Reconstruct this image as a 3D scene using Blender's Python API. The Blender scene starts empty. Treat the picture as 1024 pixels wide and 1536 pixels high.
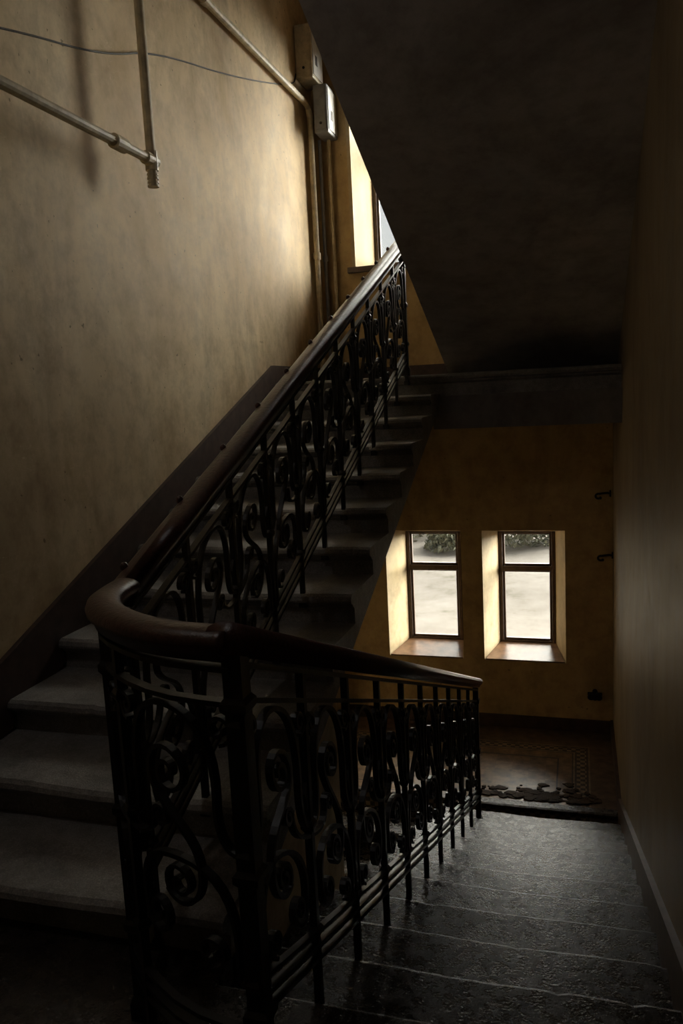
import bpy, bmesh, math, random
from mathutils import Vector, Matrix
random.seed(7)
S=bpy.context.scene
try:
    S.view_settings.view_transform='Standard'; S.view_settings.look='None'
except Exception: pass

# ------------------------------------------------------------------ helpers
def obj_from_bm(name,bm,mat=None,parent=None,smooth=False,loc=None):
    bmesh.ops.recalc_face_normals(bm,faces=bm.faces)
    me=bpy.data.meshes.new(name); bm.to_mesh(me); bm.free()
    if smooth:
        for p in me.polygons: p.use_smooth=True
    o=bpy.data.objects.new(name,me); S.collection.objects.link(o)
    if mat: me.materials.append(mat)
    if parent: o.parent=parent
    return o
def empty(name):
    o=bpy.data.objects.new(name,None); S.collection.objects.link(o); o.empty_display_size=.1; return o
def box(bm,x0,x1,y0,y1,z0,z1):
    v=[bm.verts.new((x,y,z)) for x in(x0,x1) for y in(y0,y1) for z in(z0,z1)]
    for f in((0,1,3,2),(4,6,7,5),(0,4,5,1),(2,3,7,6),(0,2,6,4),(1,5,7,3)): bm.faces.new([v[i] for i in f])
def prism(bm,pts,x0,x1):
    a=[bm.verts.new((x0,y,z)) for y,z in pts]; b=[bm.verts.new((x1,y,z)) for y,z in pts]
    n=len(pts)
    fs=[bm.faces.new(a),bm.faces.new(b[::-1])]
    for i in range(n): bm.faces.new((a[i],b[i],b[(i+1)%n],a[(i+1)%n]))
    return fs
def sweep(bm,pts,prof,up,caps=True,scales=None):
    pts=[Vector(p) for p in pts]; up=Vector(up); rings=[]
    n=len(pts)
    for i,p in enumerate(pts):
        T=(pts[min(i+1,n-1)]-pts[max(i-1,0)])
        if T.length<1e-9: T=Vector((0,0,1))
        T.normalize(); s=T.cross(up)
        if s.length<1e-5: s=T.cross(Vector((0.01,1,0)))
        s.normalize(); u=s.cross(T).normalized()
        k=scales[i] if scales else 1
        rings.append([bm.verts.new(p+s*a*k+u*b*k) for a,b in prof])
    m=len(prof)
    for i in range(n-1):
        for j in range(m):
            bm.faces.new((rings[i][j],rings[i][(j+1)%m],rings[i+1][(j+1)%m],rings[i+1][j]))
    if caps:
        bm.faces.new(rings[0][::-1]); bm.faces.new(rings[-1])
def circ(r,n=8): return [(r*math.cos(2*math.pi*i/n),r*math.sin(2*math.pi*i/n)) for i in range(n)]
def rect(a,b): return [(-a,-b),(a,-b),(a,b),(-a,b)]
def ball(bm,c,r,sc=(1,1,1),seg=10):
    M=Matrix.Translation(c)@Matrix.Diagonal((sc[0],sc[1],sc[2],1))
    bmesh.ops.create_uvsphere(bm,u_segments=seg,v_segments=max(5,seg//2+1),radius=r,matrix=M)
def chaikin(p,n=2):
    p=[Vector(q) for q in p]
    for _ in range(n):
        q=[p[0]]
        for a,b in zip(p,p[1:]): q+= [a*.75+b*.25,a*.25+b*.75]
        q.append(p[-1]); p=q
    return p

# ------------------------------------------------------------------ materials
def mat_base(name):
    m=bpy.data.materials.new(name); m.use_nodes=True; nt=m.node_tree
    return m,nt,nt.nodes['Principled BSDF']
def noise(nt,scale,detail=6,rough=.6,coord=None,stretch=None,dist=0):
    n=nt.nodes.new('ShaderNodeTexNoise'); n.inputs['Scale'].default_value=scale; n.inputs['Detail'].default_value=detail; n.inputs['Roughness'].default_value=rough; n.inputs['Distortion'].default_value=dist
    g=nt.nodes.new('ShaderNodeNewGeometry'); mp=nt.nodes.new('ShaderNodeMapping')
    if stretch: mp.inputs['Scale'].default_value=stretch
    nt.links.new(g.outputs['Position'],mp.inputs[0]); nt.links.new(mp.outputs[0],n.inputs['Vector'])
    return n
def ramp(nt,src,stops):
    r=nt.nodes.new('ShaderNodeValToRGB'); e=r.color_ramp.elements
    while len(e)<len(stops): e.new(.5)
    for i,(p,c) in enumerate(stops): e[i].position=p; e[i].color=(*c,1)
    nt.links.new(src,r.inputs[0]); return r
def mixc(nt,f,a,b,mode='MIX'):
    m=nt.nodes.new('ShaderNodeMix'); m.data_type='RGBA'; m.blend_type=mode
    for s,i in((f,0),(a,6),(b,7)):
        if isinstance(s,(int,float)): m.inputs[i].default_value=s
        elif isinstance(s,tuple): m.inputs[i].default_value=(*s,1)
        else: nt.links.new(s,m.inputs[i])
    return m.outputs[2]
def bump(nt,b,src,strength,dist=.01):
    n=nt.nodes.new('ShaderNodeBump'); n.inputs['Strength'].default_value=strength; n.inputs['Distance'].default_value=dist
    nt.links.new(src,n.inputs['Height']); nt.links.new(n.outputs[0],b.inputs['Normal'])
def plaster(name,dark,mid,light,rough=.7,stretch=(1,1,.6),spec=.2,scr=True):
    m,nt,b=mat_base(name)
    n1=noise(nt,1.3,8,.62,stretch=stretch,dist=.5); n2=noise(nt,7,9,.72)
    n3=noise(nt,70,4,.6); n7=noise(nt,.7,9,.7,stretch=(1.2,1.2,.45),dist=.8)
    c1=ramp(nt,n1.outputs[0],[(.36,dark),(.5,mid),(.64,light)])
    c2=ramp(nt,n2.outputs[0],[(.36,(.62,.59,.55)),(.56,(1,1,1))])
    c=mixc(nt,.6,c1.outputs[0],c2.outputs[0],'MULTIPLY')
    c7=ramp(nt,n7.outputs[0],[(.38,(.70,.68,.66)),(.52,(1,1,1))]); c=mixc(nt,.8,c,c7.outputs[0],'MULTIPLY')
    if scr:
        n4=noise(nt,2.2,3,.5,stretch=(1,1.6,7),dist=2.5)
        s=ramp(nt,n4.outputs[0],[(.493,(0,0,0)),(.5,(1,1,1)),(.507,(0,0,0))])
        n5=noise(nt,3.5,4,.6); s5=ramp(nt,n5.outputs[0],[(.55,(0,0,0)),(.66,(.55,.55,.55))])
        f=nt.nodes.new('ShaderNodeMath'); f.operation='MULTIPLY'; nt.links.new(s.outputs[0],f.inputs[0]); nt.links.new(s5.outputs[0],f.inputs[1])
        c=mixc(nt,f.outputs[0],c,tuple(min(1,x*1.3) for x in light))
        n6=noise(nt,26,2,.5); s6=ramp(nt,n6.outputs[0],[(.73,(0,0,0)),(.76,(.7,.7,.7))])
        c=mixc(nt,s6.outputs[0],c,tuple(x*.3 for x in dark))
    nt.links.new(c,b.inputs['Base Color'])
    rr=ramp(nt,n2.outputs[0],[(.3,(rough-.1,)*3),(.7,(rough+.1,)*3)])
    nt.links.new(rr.outputs[0],b.inputs['Roughness']); b.inputs['Specular IOR Level'].default_value=spec
    bump(nt,b,n3.outputs[0],.15,.003)
    return m
M_left=plaster('plaster_tan',(.56,.41,.225),(.72,.55,.33),(.80,.64,.41))
M_far=plaster('plaster_ochre',(.46,.315,.14),(.56,.395,.18),(.62,.45,.23))
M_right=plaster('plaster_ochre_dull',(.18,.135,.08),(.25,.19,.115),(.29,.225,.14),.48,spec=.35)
M_soffit=plaster('whitewash_grey',(.38,.35,.35),(.46,.43,.42),(.51,.48,.47),scr=False)
M_beam=plaster('whitewash_dark_grey',(.17,.155,.145),(.22,.20,.185),(.26,.24,.22),scr=False)  # darker grey whitewash for the beam
M_rev=plaster('reveal_cream',(.48,.37,.20),(.56,.44,.26),(.62,.50,.31),scr=False)
def simple(name,col,rough=.5,metal=0,nscale=30,var=.35,bstr=.2,spec=.5):
    m,nt,b=mat_base(name)
    n=noise(nt,nscale,6,.6)
    r=ramp(nt,n.outputs[0],[(.3,tuple(c*(1-var) for c in col)),(.7,tuple(min(1,c*(1+var)) for c in col))])
    nt.links.new(r.outputs[0],b.inputs['Base Color']); b.inputs['Roughness'].default_value=rough; b.inputs['Metallic'].default_value=metal
    b.inputs['Specular IOR Level'].default_value=spec
    if bstr: bump(nt,b,n.outputs[0],bstr,.004)
    return m
M_iron=simple('black_painted_iron',(.010,.009,.008),.40,.2,60,spec=.5)
M_wood=simple('varnished_handrail_wood',(.05,.016,.012),.28,0,70,.5,.5,.5)
M_skirt=simple('brown_skirting_paint',(.065,.038,.027),.5,0,12,.4)
M_frame=simple('window_frame_brown',(.09,.055,.035),.45,0,20)
M_pipe=simple('pipe_paint',(.55,.45,.28),.5,0,14,.3)
M_box=simple('meter_box_paint',(.66,.64,.59),.5,0,14,.12,0)
M_boxd=simple('meter_box_grey',(.26,.26,.26),.5,0,14,.2,0)
M_wire=simple('wire_black',(.05,.04,.03),.6,0,14)
def stone(name,base,rough=.45,bs=.6,spec=.5,big=.45,speck=2.2,fine=120):
    m,nt,b=mat_base(name)
    n1=noise(nt,3,7,.65); n2=noise(nt,fine,3,.6); n3=noise(nt,22,6,.7)
    c1=ramp(nt,n1.outputs[0],[(.3,tuple(x*.55 for x in base)),(.65,tuple(x*1.25 for x in base))])
    c2=ramp(nt,n2.outputs[0],[(.40,(.7,.7,.7)),(.58,(1.0,1.0,1.0)),(.70,(speck,speck*.96,speck*.92))])
    c=mixc(nt,.85,c1.outputs[0],c2.outputs[0],'MULTIPLY')
    c3=ramp(nt,n3.outputs[0],[(.36,(.6,.58,.56)),(.55,(1,1,1))]); c=mixc(nt,.7,c,c3.outputs[0],'MULTIPLY')
    nt.links.new(c,b.inputs['Base Color']); b.inputs['Specular IOR Level'].default_value=spec
    rr=ramp(nt,n3.outputs[0],[(.3,(rough-.08,)*3),(.7,(rough+.14,)*3)]); nt.links.new(rr.outputs[0],b.inputs['Roughness'])
    a=nt.nodes.new('ShaderNodeMath');a.operation='MULTIPLY_ADD';nt.links.new(n3.outputs[0],a.inputs[0]);a.inputs[1].default_value=big
    nt.links.new(n2.outputs[0],a.inputs[2]); bump(nt,b,a.outputs[0],bs,.006)
    return m
M_stone=stone('worn_grey_stone',(.27,.255,.24),.55,.35,.45,.6,1.5,170)
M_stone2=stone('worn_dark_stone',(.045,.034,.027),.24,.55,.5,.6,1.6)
M_rub=stone('broken_mortar',(.075,.055,.042),.8,.6,.2)
def mosaic():
    m,nt,b=mat_base('mosaic_tile_floor')
    L=nt.links; g=nt.nodes.new('ShaderNodeNewGeometry'); sx=nt.nodes.new('ShaderNodeSeparateXYZ'); L.new(g.outputs['Position'],sx.inputs[0])
    def M(op,a,b_=None,c=None):
        n=nt.nodes.new('ShaderNodeMath'); n.operation=op
        for i,s in enumerate((a,b_,c)):
            if s is None: continue
            if isinstance(s,(int,float)): n.inputs[i].default_value=s
            else: L.new(s,n.inputs[i])
        return n.outputs[0]
    cx,cy,hx,hy=-1.06,6.50,1.14,.62
    dx=M('SUBTRACT',hx,M('ABSOLUTE',M('SUBTRACT',sx.outputs[0],cx)))
    dy=M('SUBTRACT',hy,M('ABSOLUTE',M('SUBTRACT',sx.outputs[1],cy)))
    d=M('MINIMUM',dx,dy)
    ch=nt.nodes.new('ShaderNodeTexChecker'); ch.inputs['Scale'].default_value=26; L.new(g.outputs['Position'],ch.inputs['Vector'])
    ch.inputs['Color1'].default_value=(.34,.26,.17,1); ch.inputs['Color2'].default_value=(.05,.04,.035,1)
    ch2=nt.nodes.new('ShaderNodeTexChecker'); ch2.inputs['Scale'].default_value=7; L.new(g.outputs['Position'],ch2.inputs['Vector'])
    ch2.inputs['Color1'].default_value=(.27,.17,.09,1); ch2.inputs['Color2'].default_value=(.21,.13,.07,1)
    def step(a,b_): return M('MULTIPLY',M('GREATER_THAN',d,a),M('LESS_THAN',d,b_))
    c=mixc(nt,M('GREATER_THAN',d,0),(.15,.10,.07),(.06,.045,.04))
    c=mixc(nt,step(.0,.014),c,(.32,.25,.17)); c=mixc(nt,step(.03,.11),c,ch.outputs[0]); c=mixc(nt,step(.125,.139),c,(.32,.25,.17))
    c=mixc(nt,M('GREATER_THAN',d,.15),c,ch2.outputs[0])
    c=mixc(nt,step(.26,.275),c,(.06,.045,.04))
    n=noise(nt,11,6,.68); r=ramp(nt,n.outputs[0],[(.34,(.3,.28,.26)),(.62,(1,1,1))])
    c=mixc(nt,.9,c,r.outputs[0],'MULTIPLY'); L.new(c,b.inputs['Base Color']); b.inputs['Roughness'].default_value=.42
    bump(nt,b,n.outputs[0],.25,.006); return m
M_mos=mosaic()
def glass():
    m=bpy.data.materials.new('dusty_window_glass'); m.use_nodes=True; nt=m.node_tree; nt.nodes.clear()
    o=nt.nodes.new('ShaderNodeOutputMaterial'); t=nt.nodes.new('ShaderNodeBsdfTransparent'); t.inputs[0].default_value=(.93,.94,.92,1)
    gl=nt.nodes.new('ShaderNodeBsdfGlossy'); gl.inputs['Roughness'].default_value=.05
    mx=nt.nodes.new('ShaderNodeMixShader'); mx.inputs[0].default_value=.05
    nt.links.new(t.outputs[0],mx.inputs[1]); nt.links.new(gl.outputs[0],mx.inputs[2]); nt.links.new(mx.outputs[0],o.inputs[0]); return m
M_glass=glass()

# ------------------------------------------------------------------ dimensions (camera at origin)
XL,XA,XR=-2.36,-1.009,.2987
XH,XG=-1.255,-.6976
T=.375; R_=.1482
YU,ZU=6.032,.12
YL,ZL=5.982,-3.286
YF=7.47; Z0=ZU-12*R_; YBK=-1.3
ZT=5.5; ZB=-5.3
WT=.45
# ------------------------------------------------------------------ walls
bm=bmesh.new(); box(bm,XL-.3,XL,YBK-.3,YF+WT,ZB,ZT); obj_from_bm('wall_left',bm,M_left)
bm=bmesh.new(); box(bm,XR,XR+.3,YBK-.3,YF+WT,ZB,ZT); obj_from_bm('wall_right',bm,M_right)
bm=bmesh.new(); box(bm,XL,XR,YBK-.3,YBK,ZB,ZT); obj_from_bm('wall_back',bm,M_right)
bm=bmesh.new(); box(bm,XL-.3,XR+.3,YBK-.3,YF+WT,ZT,ZT+.2); obj_from_bm('ceiling',bm,M_soffit)
bm=bmesh.new(); box(bm,XL-.3,XR+.3,YBK-.3,YF+WT,ZB-.2,ZB); obj_from_bm('floor',bm,M_stone)
wins=[((-1.831,-1.087,-2.622,-1.343),(-1.70,-1.142,-2.565,-1.415)),
      ((-.886,-.123,-2.622,-1.343),(-.765,-.222,-2.565,-1.415)),
      ((-2.0,-1.14,1.15,2.95),(-1.90,-1.24,1.2,2.88)),
      ((-.886,-.08,1.15,2.95),(-.80,-.17,1.2,2.88))]
YI=YF+.38
def farwall():
    xs=sorted({XL,XR}|{w[0][0] for w in wins}|{w[0][1] for w in wins})
    zs=sorted({ZB,ZT}|{w[0][2] for w in wins}|{w[0][3] for w in wins})
    bm=bmesh.new()
    def hole(xm,zm): return any(w[0][0]<xm<w[0][1] and w[0][2]<zm<w[0][3] for w in wins)
    for a,b in zip(xs,xs[1:]):
        for c,d in zip(zs,zs[1:]):
            if hole((a+b)/2,(c+d)/2): continue
            bm.faces.new([bm.verts.new(p) for p in((a,YF,c),(b,YF,c),(b,YF,d),(a,YF,d))])
    xs=sorted({XL,XR}|{w[1][0] for w in wins}|{w[1][1] for w in wins})
    zs=sorted({ZB,ZT}|{w[1][2] for w in wins}|{w[1][3] for w in wins})
    def hole2(xm,zm): return any(w[1][0]<xm<w[1][1] and w[1][2]<zm<w[1][3] for w in wins)
    yb=YF+WT
    for a,b in zip(xs,xs[1:]):
        for c,d in zip(zs,zs[1:]):
            if hole2((a+b)/2,(c+d)/2): continue
            bm.faces.new([bm.verts.new(p) for p in((a,yb,c),(a,yb,d),(b,yb,d),(b,yb,c))])
    bmesh.ops.remove_doubles(bm,verts=bm.verts,dist=1e-5)
    me=bpy.data.meshes.new('wall_far'); bm.to_mesh(me); bm.free(); me.materials.append(M_far)
    o=bpy.data.objects.new('wall_far',me); S.collection.objects.link(o)
    bm=bmesh.new()
    for (a,b,c,d),(a2,b2,c2,d2) in wins:
        i=[(a,YF,c),(b,YF,c),(b,YF,d),(a,YF,d)]; q=[(a2,YI,c2),(b2,YI,c2),(b2,YI,d2),(a2,YI,d2)]; e=[(a2,yb,c2),(b2,yb,c2),(b2,yb,d2),(a2,yb,d2)]
        for P,Q in((i,q),(q,e)):
            for k in range(4):
                l=(k+1)%4
                bm.faces.new([bm.verts.new(p) for p in(P[k],P[l],Q[l],Q[k])])
    me=bpy.data.meshes.new('window_reveals'); bm.to_mesh(me); bm.free(); me.materials.append(M_rev)
    r=bpy.data.objects.new('window_reveals',me); S.collection.objects.link(r); r.parent=o
farwall()
M_sill=simple('sill_paint',(.22,.125,.07),.32,0,9,.5)
for n,(inn,(a,b,c,d)) in enumerate(wins):
    e=empty('window_%d'%(n+1))
    f=.035; y0,y1=YI-.01,YI+.05
    bm=bmesh.new()
    box(bm,a,a+f,y0,y1,c,d);box(bm,b-f,b,y0,y1,c,d);box(bm,a+f,b-f,y0,y1,c,c+f);box(bm,a+f,b-f,y0,y1,d-f*.6,d)
    zt=d-.34*(d-c)+.02 if n<2 else c+.62*(d-c)
    box(bm,a+f,b-f,y0-.01,y1,zt-.03,zt+.02)
    g=.022
    for lo,hi in((c+f,zt-.03),(zt+.02,d-f*.6)):
        box(bm,a+f,a+f+g,y0+.015,y1-.01,lo,hi);box(bm,b-f-g,b-f,y0+.015,y1-.01,lo,hi)
        box(bm,a+f+g,b-f-g,y0+.015,y1-.01,lo,lo+g);box(bm,a+f+g,b-f-g,y0+.015,y1-.01,hi-g*.6,hi)
    if n>=2: box(bm,(a+b)/2-.02,(a+b)/2+.02,y0,y1,c+f,d-f)
    o=obj_from_bm('frame',bm,M_frame,e)
    bv=o.modifiers.new('b','BEVEL'); bv.width=.004; bv.segments=1
    bm=bmesh.new(); box(bm,a+f,b-f,YI+.02,YI+.024,c+f,d-f*.6); obj_from_bm('pane',bm,M_glass,e)
    bm=bmesh.new()
    A,B,C,D=inn
    if n<2:
        v=[(A+.01,YF-.004,C+.004),(B-.01,YF-.004,C+.004),(b,YI-.012,c+.004),(a,YI-.012,c+.004)]
        top=[bm.verts.new((x,y,z+.012)) for x,y,z in v]; bot=[bm.verts.new(p) for p in v]
        bm.faces.new(top);bm.faces.new(bot[::-1])
        for k in range(4): bm.faces.new((bot[k],bot[(k+1)%4],top[(k+1)%4],top[k]))
        obj_from_bm('sill',bm,M_sill,e)
    else:
        box(bm,A-.07,B+.07,YF-.06,YI-.01,C-.02,C+.03); obj_from_bm('sill',bm,M_frame,e)
for n in(2,3):
    A,B,C,D=wins[n][0]
    bm=bmesh.new(); box(bm,A-.035,A,YF-.015,YF+.002,C+.03,D);box(bm,B,B+.035,YF-.015,YF+.002,C+.03,D);box(bm,A-.035,B+.035,YF-.015,YF+.002,D,D+.035)
    obj_from_bm('trim_%d'%n,bm,M_rev)

# ------------------------------------------------------------------ stairs
def flight(name,x0,x1,y0,z0,n,t,r,dr,mat,drop=.27,wob=0,sg=1):
    bm=bmesh.new(); k=r/t
    for i in range(n):
        y=y0+dr*t*i; z=z0+r*i
        pr=[(0,-.028),(.007,-.010),(.026,0),(t+.05,0),(t+.05,-drop+k*(t+.05)),(.05,-drop+k*.05),(.05,-.075),(.042,-.066),(.03,-.06),(.026,-.048),(.01,-.045),(.002,-.038)]
        if not wob: prism(bm,[(y+dr*s,z+h) for s,h in pr],x0,x1); continue
        N=44; rings=[]; ph=random.uniform(0,6); dz=random.gauss(0,.002)*wob
        for j in range(N+1):
            f=j/N; x=x0+(x1-x0)*f
            sag=-.011*math.exp(-((f-.55)/.22)**2)*wob*sg+dz+.0012*wob*math.sin(ph+f*7)
            ch=random.gauss(0,.0012)*wob+ (random.random()<.05)*random.uniform(.004,.012)*wob+.002*wob*math.sin(ph*2+f*5)
            ring=[]
            for q,(s,h) in enumerate(pr):
                fr=1 if q<3 or q>8 else 0
                hh=h+(sag*(1 if q in(1,2) else .7) if q<3 else 0)
                ring.append(bm.verts.new((x,y+dr*(s+(ch if fr else 0)),z+hh)))
            rings.append(ring)
        m=len(pr)
        for j in range(N):
            for q in range(m): bm.faces.new((rings[j][q],rings[j][(q+1)%m],rings[j+1][(q+1)%m],rings[j+1][q]))
        bm.faces.new(rings[0]);bm.faces.new(rings[-1][::-1])
    return obj_from_bm(name,bm,mat)
flight('staircase_upper',XL,XA,YU-11*T,Z0+R_,11,T,R_,1,M_stone,.25,1)
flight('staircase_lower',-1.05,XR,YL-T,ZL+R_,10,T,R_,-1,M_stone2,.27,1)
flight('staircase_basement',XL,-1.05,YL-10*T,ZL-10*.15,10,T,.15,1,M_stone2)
flight('staircase_overhead',-1.04,XR,7.05,.27,14,T,.15,-1,M_soffit)
flight('staircase_top',XL,XA,2.28,2.37,11,T,.15,1,M_soffit)
def landing(name,x0,x1,y0,y1,zt,th,mat,edge=None):
    bm=bmesh.new()
    if edge=='lo': pr=[(y0,zt-.022),(y0+.006,zt-.008),(y0+.02,zt),(y1,zt),(y1,zt-th),(y0+.05,zt-th),(y0+.05,zt-.075),(y0+.03,zt-.06),(y0+.026,zt-.048),(y0+.01,zt-.042)]
    elif edge=='hi': pr=[(y1,zt-.022),(y1-.006,zt-.008),(y1-.02,zt),(y0,zt),(y0,zt-th),(y1-.05,zt-th),(y1-.05,zt-.075),(y1-.03,zt-.06),(y1-.026,zt-.048),(y1-.01,zt-.042)]
    else: pr=[(y0,zt),(y1,zt),(y1,zt-th),(y0,zt-th)]
    prism(bm,pr,x0,x1); return obj_from_bm(name,bm,mat)
landing('landing_upper',XL,XR,YU,YF,ZU,.17,M_stone,'lo')
landing('landing_lower',XL,XR,YL,YF,ZL,.2,M_mos,None)
YM=YL-11*T
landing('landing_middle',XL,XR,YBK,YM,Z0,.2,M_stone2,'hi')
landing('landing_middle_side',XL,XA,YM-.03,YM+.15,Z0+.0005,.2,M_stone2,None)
landing('landing_overhead',XL,XR,YBK,2.2,2.22,.2,M_soffit)
landing('landing_top',XL,XR,YU,YF,4.02,.3,M_soffit)
bm=bmesh.new(); prism(bm,[(YL+.0,ZL-.03),(YL-.03,ZL-.02),(YL-.028,ZL-.004),(YL-.01,ZL+.002),(YL+.06,ZL+.003),(YL+.06,ZL-.05),(YL-.0,ZL-.05)],-1.05,XR); obj_from_bm('trim_4',bm,M_stone2)
bm=bmesh.new()
for i in range(170):
    cx=random.triangular(-.9,.2,-.25); cy=YL+.10+abs(random.gauss(0,.09)); s=random.uniform(.008,.045)
    n=random.randint(6,9); h=random.uniform(.001,.009)
    ps=[(cx+s*random.uniform(.6,1.4)*math.cos(6.283*j/n),cy+s*.8*random.uniform(.6,1.4)*math.sin(6.283*j/n)) for j in range(n)]
    tl=random.uniform(-.06,.06)
    tp=[bm.verts.new((x,y,ZL+.004+h+tl*(x-cx))) for x,y in ps]; bt=[bm.verts.new((x,y,ZL-.01)) for x,y in ps]
    bm.faces.new(tp)
    for j in range(n): bm.faces.new((bt[j],bt[(j+1)%n],tp[(j+1)%n],tp[j]))
obj_from_bm('broken_floor_patch',bm,M_rub)
bm=bmesh.new(); box(bm,-1.05,XR,5.975,6.3,-.295,-.047); o=obj_from_bm('ceiling_beam',bm,M_beam)
def zs(y): return ZU-(YU-y)*R_/T-.25
bm=bmesh.new(); prism(bm,[(YM-.06,ZB),(3.2,ZB),(3.2,zs(3.2)+.04),(2.2,zs(2.2)+.04),(2.0,Z0-.1),(YM-.06,Z0-.1)],-1.2,-1.045); obj_from_bm('wall_between_flights',bm,M_left)
# ------------------------------------------------------------------ skirtings
def skirt(name,x0,x1,pts,h,low=.3):
    bm=bmesh.new(); prism(bm,[(y,z+h) for y,z in pts]+[(y,z-low) for y,z in pts[::-1]],x0,x1); obj_from_bm(name,bm,M_skirt)
skirt('baseboard_left',XL,XL+.025,[(YBK,Z0),(YU-12*T-.1,Z0),(YU,ZU),(YU+.001,ZU),(YF,ZU)],.14,.16)
skirt('baseboard_right',XR-.025,XR,[(YBK,Z0),(YM,Z0),(YL,ZL),(YF,ZL)],.13,.16)
bm=bmesh.new(); box(bm,XL,XR,YF-.025,YF,ZL,ZL+.12); obj_from_bm('baseboard_far',bm,M_skirt)
bm=bmesh.new(); box(bm,XL,XR,YF-.025,YF,ZU,ZU+.12); obj_from_bm('baseboard_landing',bm,M_skirt)

# ------------------------------------------------------------------ railings
def spiral(cx,cy,r0,r1,a0,turns,n=16):
    out=[]
    N=max(6,int(abs(turns)*n))
    for i in range(N+1):
        f=i/N; a=a0+turns*2*math.pi*f; r=r0+(r1-r0)*f
        out.append((cx+r*math.cos(a),cy+r*math.sin(a)))
    return out
def bez(p,n=10):
    out=[]
    for k in range(0,len(p)-3,3):
        a,b,c,d=p[k:k+4]
        for i in range(n+(k+3>=len(p)-1)):
            t=i/n; u=1-t
            out.append(tuple(u**3*a[j]+3*u*u*t*b[j]+3*u*t*t*c[j]+t**3*d[j] for j in(0,1)))
    return out
def unit(w,mir):
    m=w/2; L=[]; k=w/.375
    P=lambda x,y:(m+x*k,y)
    L.append((bez([P(-.175,.50),P(-.13,.50),P(-.12,.57),P(-.125,.63),P(-.13,.76),P(-.08,.83),P(0,.83),P(.08,.83),P(.13,.76),P(.125,.63),P(.12,.57),P(.13,.50),P(.175,.50)],10),.010))
    L.append((spiral(m+.0,.665,.068*k,.012,-math.pi*.25,1.7,20),.0095))
    L.append((bez([P(.048,.617),P(.0,.55),P(-.085,.52),P(-.075,.42),P(-.07,.34),P(.0,.33),P(.03,.37)],10),.0095))
    L.append((spiral(m-.012*k,.395,.045*k,.010,-math.pi*.2,1.4),.0085))
    L.append((bez([P(-.15,.19),P(-.165,.33),P(-.14,.46),P(-.02,.46),P(.10,.46),P(.155,.38),P(.12,.27)],10),.010))
    L.append((spiral(m+.075*k,.285,.050*k,.010,-math.pi*.1,-1.5),.0085))
    # second stem crossing toward the opposite bar, with its own volute
    L.append((bez([P(.175,.47),P(.10,.47),P(.055,.50),P(.06,.56)],8),.008))
    L.append((spiral(m+.035*k,.545,.028*k,.009,0,1.3),.0075))
    L.append((spiral(m-.145*k,.79,.034*k,.010,-math.pi/2,-1.3),.0075)); L.append((spiral(m+.145*k,.79,.034*k,.010,-math.pi/2,1.3),.0075))
    L.append((spiral(m-.085*k,.245,.040*k,.010,-math.pi*.5,-1.3),.0078))
    if mir: L=[([(w-a,h) for a,h in p],t) for p,t in L]
    return L
class Rail:
    def __init__(s,path):
        s.p=[Vector(q) for q in path]; s.c=[0]
        for a,b in zip(s.p,s.p[1:]): s.c.append(s.c[-1]+(b.xy-a.xy).length)
        s.L=s.c[-1]
    def at(s,u,h=0):
        u=max(0,u)
        i=0
        while i<len(s.c)-2 and u>s.c[i+1]: i+=1
        f=(u-s.c[i])/(s.c[i+1]-s.c[i]); q=s.p[i].lerp(s.p[i+1],f) if f<=1 else s.p[i]+(s.p[i+1]-s.p[i])*f
        return Vector((q.x,q.y,q.z+h))
    def nrm(s,u):
        d=(s.at(min(u+.01,s.L))-s.at(u-.01)); return Vector((-d.y,d.x,0)).normalized()
E=empty('wrought_iron_balustrade')
def leaf(bm,R,u,h,n,sgn,L=.07):
    a=[R.at(u,h),R.at(u+sgn*.022,h+L*.35),R.at(u+sgn*.030,h+L*.75),R.at(u+sgn*.012,h+L*1.15),R.at(u+sgn*.004,h+L*.6)]
    f=[bm.verts.new(p+n*.005) for p in a]; g=[bm.verts.new(p-n*.005) for p in a]
    bm.faces.new(f); bm.faces.new(g[::-1])
    for i in range(5): bm.faces.new((f[i],g[i],g[(i+1)%5],f[(i+1)%5]))
def railing(path,units,foot=-.07,hr=.93,low=0):
    R=Rail(path); bm=bmesh.new()
    w=R.L/units
    bar=rect(.0105,.0105)
    for i in range(units+1):
        u=min(i*w,R.L); n=R.nrm(u)
        sweep(bm,[R.at(u,foot),R.at(u,hr)],bar,n)
        for h in(.19,.50,.80):
            sweep(bm,[R.at(u,h-.016),R.at(u,h-.005),R.at(u,h+.005),R.at(u,h+.016)],rect(.015,.015),n,scales=[.8,1.2,1.2,.8])
        sweep(bm,[R.at(u,foot),R.at(u,foot+.03)],rect(.018,.018),n)
        for sg in(-1,1):
            if 0<u+sg*.03<R.L: leaf(bm,R,u,.53,n,sg,.08)
    for i in range(units):
        u0=i*w; n=R.nrm(u0+w/2)
        for pts,th in unit(w,i%2):
            sweep(bm,[R.at(u0+a,h) for a,h in pts],rect(th*.58,.0095),n)
    N=max(2,int(R.L/.08)) if len(path)>2 else 1
    us=[R.L*i/N for i in range(N+1)]
    for h,a,b in((.105+low,.006,.010),(.145+low,.006,.012),(.185+low,.006,.010),(.85,.006,.012),(.93,.006,.02)):
        sweep(bm,[R.at(u,h) for u in us],rect(b,a),(0,0,1))
    obj_from_bm('ironwork',bm,M_iron,E)
HR=.985
upz=lambda y:ZU-.15*(YU-y)/T
loz=lambda y:ZL+.15*(YL-y)/T
prof0=[(-.026,-.042),(.026,-.042),(.032,-.02),(.046,-.006),(.049,.010),(.043,.026),(.028,.036),(.010,.040),(-.010,.040),(-.028,.036),(-.043,.026),(-.049,.010),(-.046,-.006),(-.032,-.02)]
prof=[(a*.95,b*.85) for a,b in prof0]
YS=1.96; YN=1.47; YE=5.3
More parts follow.
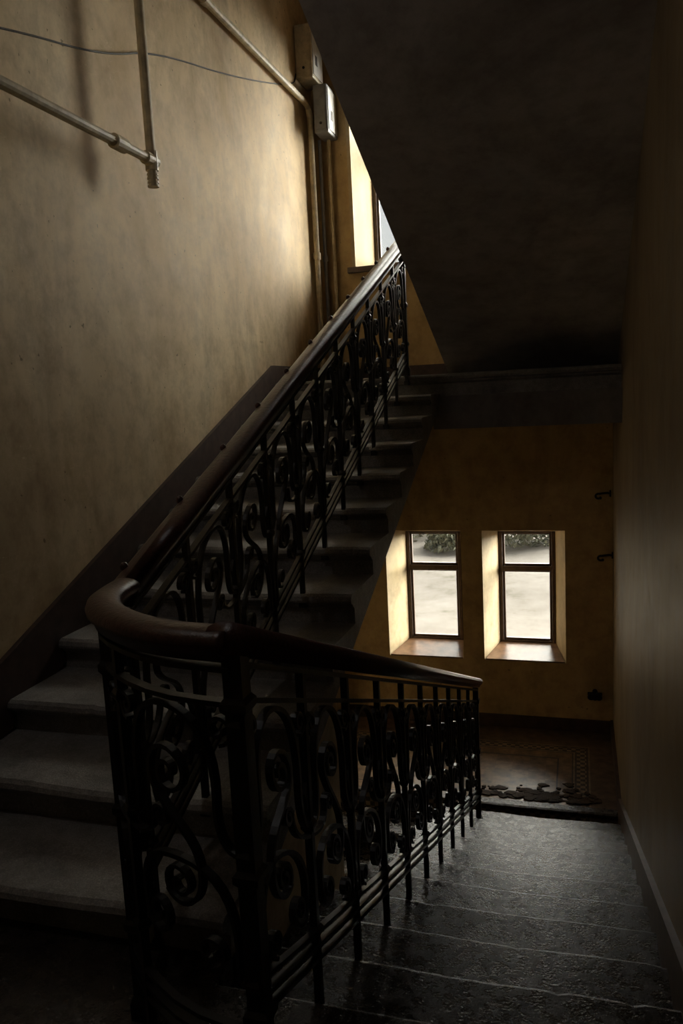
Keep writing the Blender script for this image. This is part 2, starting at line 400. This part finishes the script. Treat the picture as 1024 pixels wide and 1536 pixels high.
turn=chaikin([(XH,YS,upz(YS)),(XH+.012,1.86,-1.51),(-1.175,1.715,-1.495),(-1.10,1.62,-1.495),(-.90,1.49,-1.49),(XG,1.46,-1.487)],2)
railing([(XH,YU,upz(YU)),(XH,YS,upz(YS))],11)
railing(turn,2,foot=Z0+1.50,low=-.12)
railing([(XG,YN,loz(YN)),(XG,YE,loz(YE))],10,foot=-.13)
bm=bmesh.new()
sweep(bm,[(XH,YU+.02-.25*i,upz(YU+.02-.25*i)+HR) for i in range(16)]+[(XH,YS,upz(YS)+HR)]+[p+Vector((0,0,HR)) for p in turn[1:]],prof,(0,0,1))
for i in range(11):
    y=YS+.05+i*.37; ball(bm,(XH-.035,y,upz(y)+HR+.032),.013,(1,1,1.2),8)
sweep(bm,[(XH,YS+.0,upz(YS)+HR),(XH,YS-.035,upz(YS-.035)+HR)],[(a*1.06,b*1.02) for a,b in prof],(0,0,1))
obj_from_bm('handrail',bm,M_wood,E,True)
bm=bmesh.new()
sweep(bm,[(XG,YN-.035,loz(YN-.035)+HR),(XG,YE+.03,loz(YE+.03)+HR)],[(a,b*.82) for a,b in prof0],(0,0,1))
obj_from_bm('handrail_low',bm,M_wood,E,True)
def newel(x,y,z0,z1,par,r=.024):
    bm=bmesh.new()
    sweep(bm,[(x,y,z0),(x,y,z1)],rect(r,r),(0,1,0))
    sweep(bm,[(x,y,z0),(x,y,z0+.05),(x,y,z0+.07)],rect(r*1.5,r*1.5),(0,1,0),scales=[1,1,.75])
    for f in(.25,.55,.9):
        z=z0+(z1-z0)*f; sweep(bm,[(x,y,z-.02),(x,y,z-.008),(x,y,z+.008),(x,y,z+.02)],rect(r*1.15,r*1.15),(0,1,0),scales=[.85,1.2,1.2,.85])
    obj_from_bm('newel_post',bm,M_iron,par)
newel(XG,YN,Z0,loz(YN)+HR-.03,E,.022)
newel(XG,YE,ZL+2*R_-.12,loz(YE)+HR-.03,E,.018)
newel(XH,YU,ZU,upz(YU)+HR-.03,E,.018)
newel(-1.15,1.69,Z0,-1.50+HR-.03,E,.017)

# ------------------------------------------------------------------ pipes, boxes, wire
def tube(name,paths,r,mat,rings=(),par=None):
    bm=bmesh.new()
    for p in paths: sweep(bm,p,circ(r,12),(.3,.2,1) if abs(Vector(p[-1]).z-Vector(p[0]).z)<.5 else (1,.1,0))
    for a,b,rr in rings: sweep(bm,[a,b],circ(rr,14),(.3,.2,1) if abs(a[2]-b[2])<.01 else (1,.1,0))
    return obj_from_bm(name,bm,mat,par,False)
px=-2.2
e=empty('gas_pipe')
tube('horizontal_run',[[(px,1.0,1.30),(px,4.06,1.305)]],.026,M_pipe,[((px,3.68,1.304),(px,3.78,1.304),.037),((px,3.98,1.304),(px,4.09,1.304),.034)],e)
tube('vertical_run',[[(px,4.05,1.17),(px,4.05,2.6)]],.026,M_pipe,[((px,4.05,1.25),(px,4.05,1.35),.035)]+[((px,4.05,1.165+.02*i),(px,4.05,1.175+.02*i),.031) for i in range(4)],e)
tube('wall_brackets',[[(XL,2.2,1.30),(px,2.2,1.30)],[(XL,4.05,2.5),(px,4.05,2.5)]],.012,M_pipe,(),e)
e=empty('conduit_pipe')
tube('horizontal_run',[[(-2.31,4.3,2.585),(-2.31,7.15,2.585),(-2.31,7.22,2.57),(-2.31,7.25,2.5)]],.028,M_pipe,[((-2.31,5.1,2.585),(-2.31,5.16,2.585),.036)],e)
tube('vertical_run',[[(-2.31,7.25,2.55),(-2.31,7.25,ZU)]],.026,M_pipe,[((-2.31,7.25,1.25),(-2.31,7.25,1.31),.035)],e)
tube('stub',[[(-2.33,5.12,2.60),(-2.12,5.3,2.66)]],.016,M_pipe,(),e)
tube('riser_pipe',[[(-2.27,7.38,2.33),(-2.27,7.38,ZU)]],.017,M_boxd,[((-2.27,7.38,1.25),(-2.27,7.38,1.3),.026)])
tube('riser_pipe',[[(-2.19,7.41,2.33),(-2.19,7.41,ZU)]],.016,M_pipe)
def meter(name,x0,x1,y0,y1,z0,z1,mb):
    e=empty(name); bm=bmesh.new(); box(bm,x0,x1,y0,y1,z0,z1); o=obj_from_bm('housing',bm,mb,e); b=o.modifiers.new('b','BEVEL'); b.width=.01; b.segments=2
    bm=bmesh.new(); box(bm,x0+.02,x1-.02,y0-.008,y0,z0+.03,z1-.03); obj_from_bm('cover',bm,mb,e)
    bm=bmesh.new(); box(bm,x1,x1+.006,y0+.02,y1-.02,z0+.03,z1-.03); o=obj_from_bm('side_panel',bm,M_box,e)  # pale panel on the box side facing the stairwell
    bm=bmesh.new(); ball(bm,((x0+x1)/2,y0-.01,z0+.08),.012); box(bm,x1+.004,x1+.009,y0+.08,y0+.13,z0+.12,z0+.2); obj_from_bm('lock',bm,M_wire,e)
meter('electric_meter_box',XL+.005,-2.2,7.05,7.36,2.76,3.2,M_pipe)
meter('electric_meter_box',-2.25,-2.12,7.18,7.46,2.33,2.74,M_boxd)
bm=bmesh.new()
w=chaikin([(XL+.008,1.6,1.2),(XL+.008,3.1,1.63),(XL+.008,3.9,1.80),(XL+.01,4.46,2.03),(XL+.008,5.6,2.28),(XL+.008,6.97,2.67),(XL+.01,7.04,2.80)],3)
sweep(bm,w,circ(.005,6),(1,0,0)); obj_from_bm('loose_wire',bm,M_wire)
def hook(x,z):
    bm=bmesh.new(); y=YF
    box(bm,x+.05,x+.065,y-.01,y,z-.03,z+.03)
    p=[(x+.058,y-.01,z),(x+.03,y-.03,z+.008),(x-.02,y-.05,z+.006)]+[(x-.045+.025*math.cos(a),y-.05,z-.018+.022*math.sin(a)) for a in[1.2,1.8,2.4,3.0,3.6,4.2,4.8,5.4]]
    sweep(bm,p,circ(.010,8),(0,1,0)); ball(bm,p[-1],.014); obj_from_bm('wall_hook',bm,M_iron)
hook(.216,-1.0); hook(.235,-1.57)
bm=bmesh.new()
for i in range(3): sweep(bm,[(.10+.035*i,YF,-2.92),(.10+.035*i,YF-.06,-2.92)],circ(.03,10),(0,0,1))
box(bm,.07,.20,YF-.02,YF,-2.95,-2.89); ball(bm,(.135,YF-.06,-2.86),.025)
obj_from_bm('wall_valve',bm,M_iron)

# ------------------------------------------------------------------ outdoors
m,nt,b=mat_base('sandy_ground'); n=noise(nt,1.1,8,.72); r=ramp(nt,n.outputs[0],[(.33,(.13,.12,.09)),(.45,(.21,.19,.165)),(.7,(.27,.25,.225))]); nt.links.new(r.outputs[0],b.inputs['Base Color']); b.inputs['Roughness'].default_value=.9; b.inputs['Specular IOR Level'].default_value=.1
bm=bmesh.new(); bmesh.ops.create_grid(bm,x_segments=60,y_segments=60,size=30,matrix=Matrix.Translation((0,38.2,-4)))
for v in bm.verts: v.co.z+=.12*math.sin(v.co.x*.7+v.co.y*.5)*math.sin(v.co.y*.9)
obj_from_bm('ground_outside',bm,m,None,True)
mg=simple('bush_leaves',(.21,.215,.16),.8,0,3,.4,0,.1)
def bush(x,y,sx,h):
    bm=bmesh.new()
    for i in range(1100):
        a=random.uniform(0,6.28); q=random.uniform(0,1)**.5; zz=random.uniform(0,1)
        c=Vector((x+sx*q*math.cos(a)*(1-.4*zz),y+.9*q*math.sin(a)*(1-.4*zz),-4+h*zz))
        d=Vector((random.gauss(0,1),random.gauss(0,1),random.gauss(0,1))).normalized(); s=d.cross(Vector((.3,.5,1))).normalized(); L=random.uniform(.05,.11)
        v=[bm.verts.new(c-d*L),bm.verts.new(c+s*L*.45),bm.verts.new(c+d*L),bm.verts.new(c-s*L*.45)]; bm.faces.new(v)
    obj_from_bm('garden_bush',bm,mg)
for x,y,sx,h in((-6.4,21,2.0,.6),(-4.6,21.5,1.5,.8),(-3.2,20.0,.7,.4),(-1.3,20.5,1.1,.6),(.1,21,1.0,.5)): bush(x,y,sx,h)

# ------------------------------------------------------------------ light
W=bpy.data.worlds.new('sky'); S.world=W; W.use_nodes=True; nt=W.node_tree
bg=nt.nodes['Background']; bg.inputs[0].default_value=(.96,.98,1,1); bg.inputs[1].default_value=.85
def sun(name,en,ang,d,col):
    sd=bpy.data.lights.new(name,'SUN'); sd.energy=en; sd.angle=math.radians(ang); sd.color=col
    so=bpy.data.objects.new(name,sd); S.collection.objects.link(so); so.rotation_euler=Vector(d).to_track_quat('-Z','Y').to_euler()
sun('hazy_sun',21,70,(-.38,-1.0,-.20),(1,.96,.89))
sun('hazy_sky_glow',33,60,(-1.0,-.8,-.14),(1,.96,.90))
for n,(inn,(a,b_,c,d)) in enumerate(wins):
    l=bpy.data.lights.new('window_portal','AREA'); l.shape='RECTANGLE'; l.size=b_-a; l.size_y=d-c
    try: l.cycles.is_portal=True
    except Exception: pass
    o=bpy.data.objects.new('window_portal',l); S.collection.objects.link(o); o.location=((a+b_)/2,YF+WT+.01,(c+d)/2)
    o.rotation_euler=Vector((0,-1,0)).to_track_quat('-Z','Z').to_euler()
e=empty('fill_lamp'); lx,ly=-1.75,1.4  # added lamp out of view, fill light for the near treads
bm=bmesh.new(); sweep(bm,[(lx,ly,2.02),(lx,ly,1.99),(lx,ly,1.96)],circ(.07,20),(0,1,0),scales=[1,1,.6]); sweep(bm,[(lx,ly,1.96),(lx,ly,1.86)],circ(.015,12),(0,1,0)); obj_from_bm('fill_lamp_mount',bm,M_box,e)
m,nt,b=mat_base('fill_lamp_glow'); b.inputs['Base Color'].default_value=(.9,.9,.87,1); b.inputs['Emission Color'].default_value=(1,.95,.85,1); b.inputs['Emission Strength'].default_value=1.0  # glowing globe of the added fill lamp
bm=bmesh.new(); ball(bm,(lx,ly,1.79),.08,(1,1,.9),20); obj_from_bm('fill_lamp_globe',bm,m,e,True)
l=bpy.data.lights.new('fill_light','POINT'); l.energy=6; l.color=(1,.98,.97); l.shadow_soft_size=.1  # point light of the added lamp, lifts the near steps
o=bpy.data.objects.new('fill_light',l); S.collection.objects.link(o); o.location=(lx,ly,1.62); o.parent=e

# ------------------------------------------------------------------ camera
yaw,pit,rol,F=.2946,.1469,-.0508,1186
fw=Vector((-math.sin(yaw)*math.cos(pit),math.cos(yaw)*math.cos(pit),-math.sin(pit)))
r0=Vector((math.cos(yaw),math.sin(yaw),0)); u0=r0.cross(fw)
rr=r0*math.cos(rol)+u0*math.sin(rol); uu=u0*math.cos(rol)-r0*math.sin(rol)
cd=bpy.data.cameras.new('camera'); cam=bpy.data.objects.new('camera',cd); S.collection.objects.link(cam)
cd.sensor_fit='VERTICAL'; cd.sensor_height=36; cd.lens=F/1536*36; cd.clip_start=.02
Mx=Matrix((rr,uu,-fw)).transposed().to_4x4(); cam.matrix_world=Mx
S.camera=cam
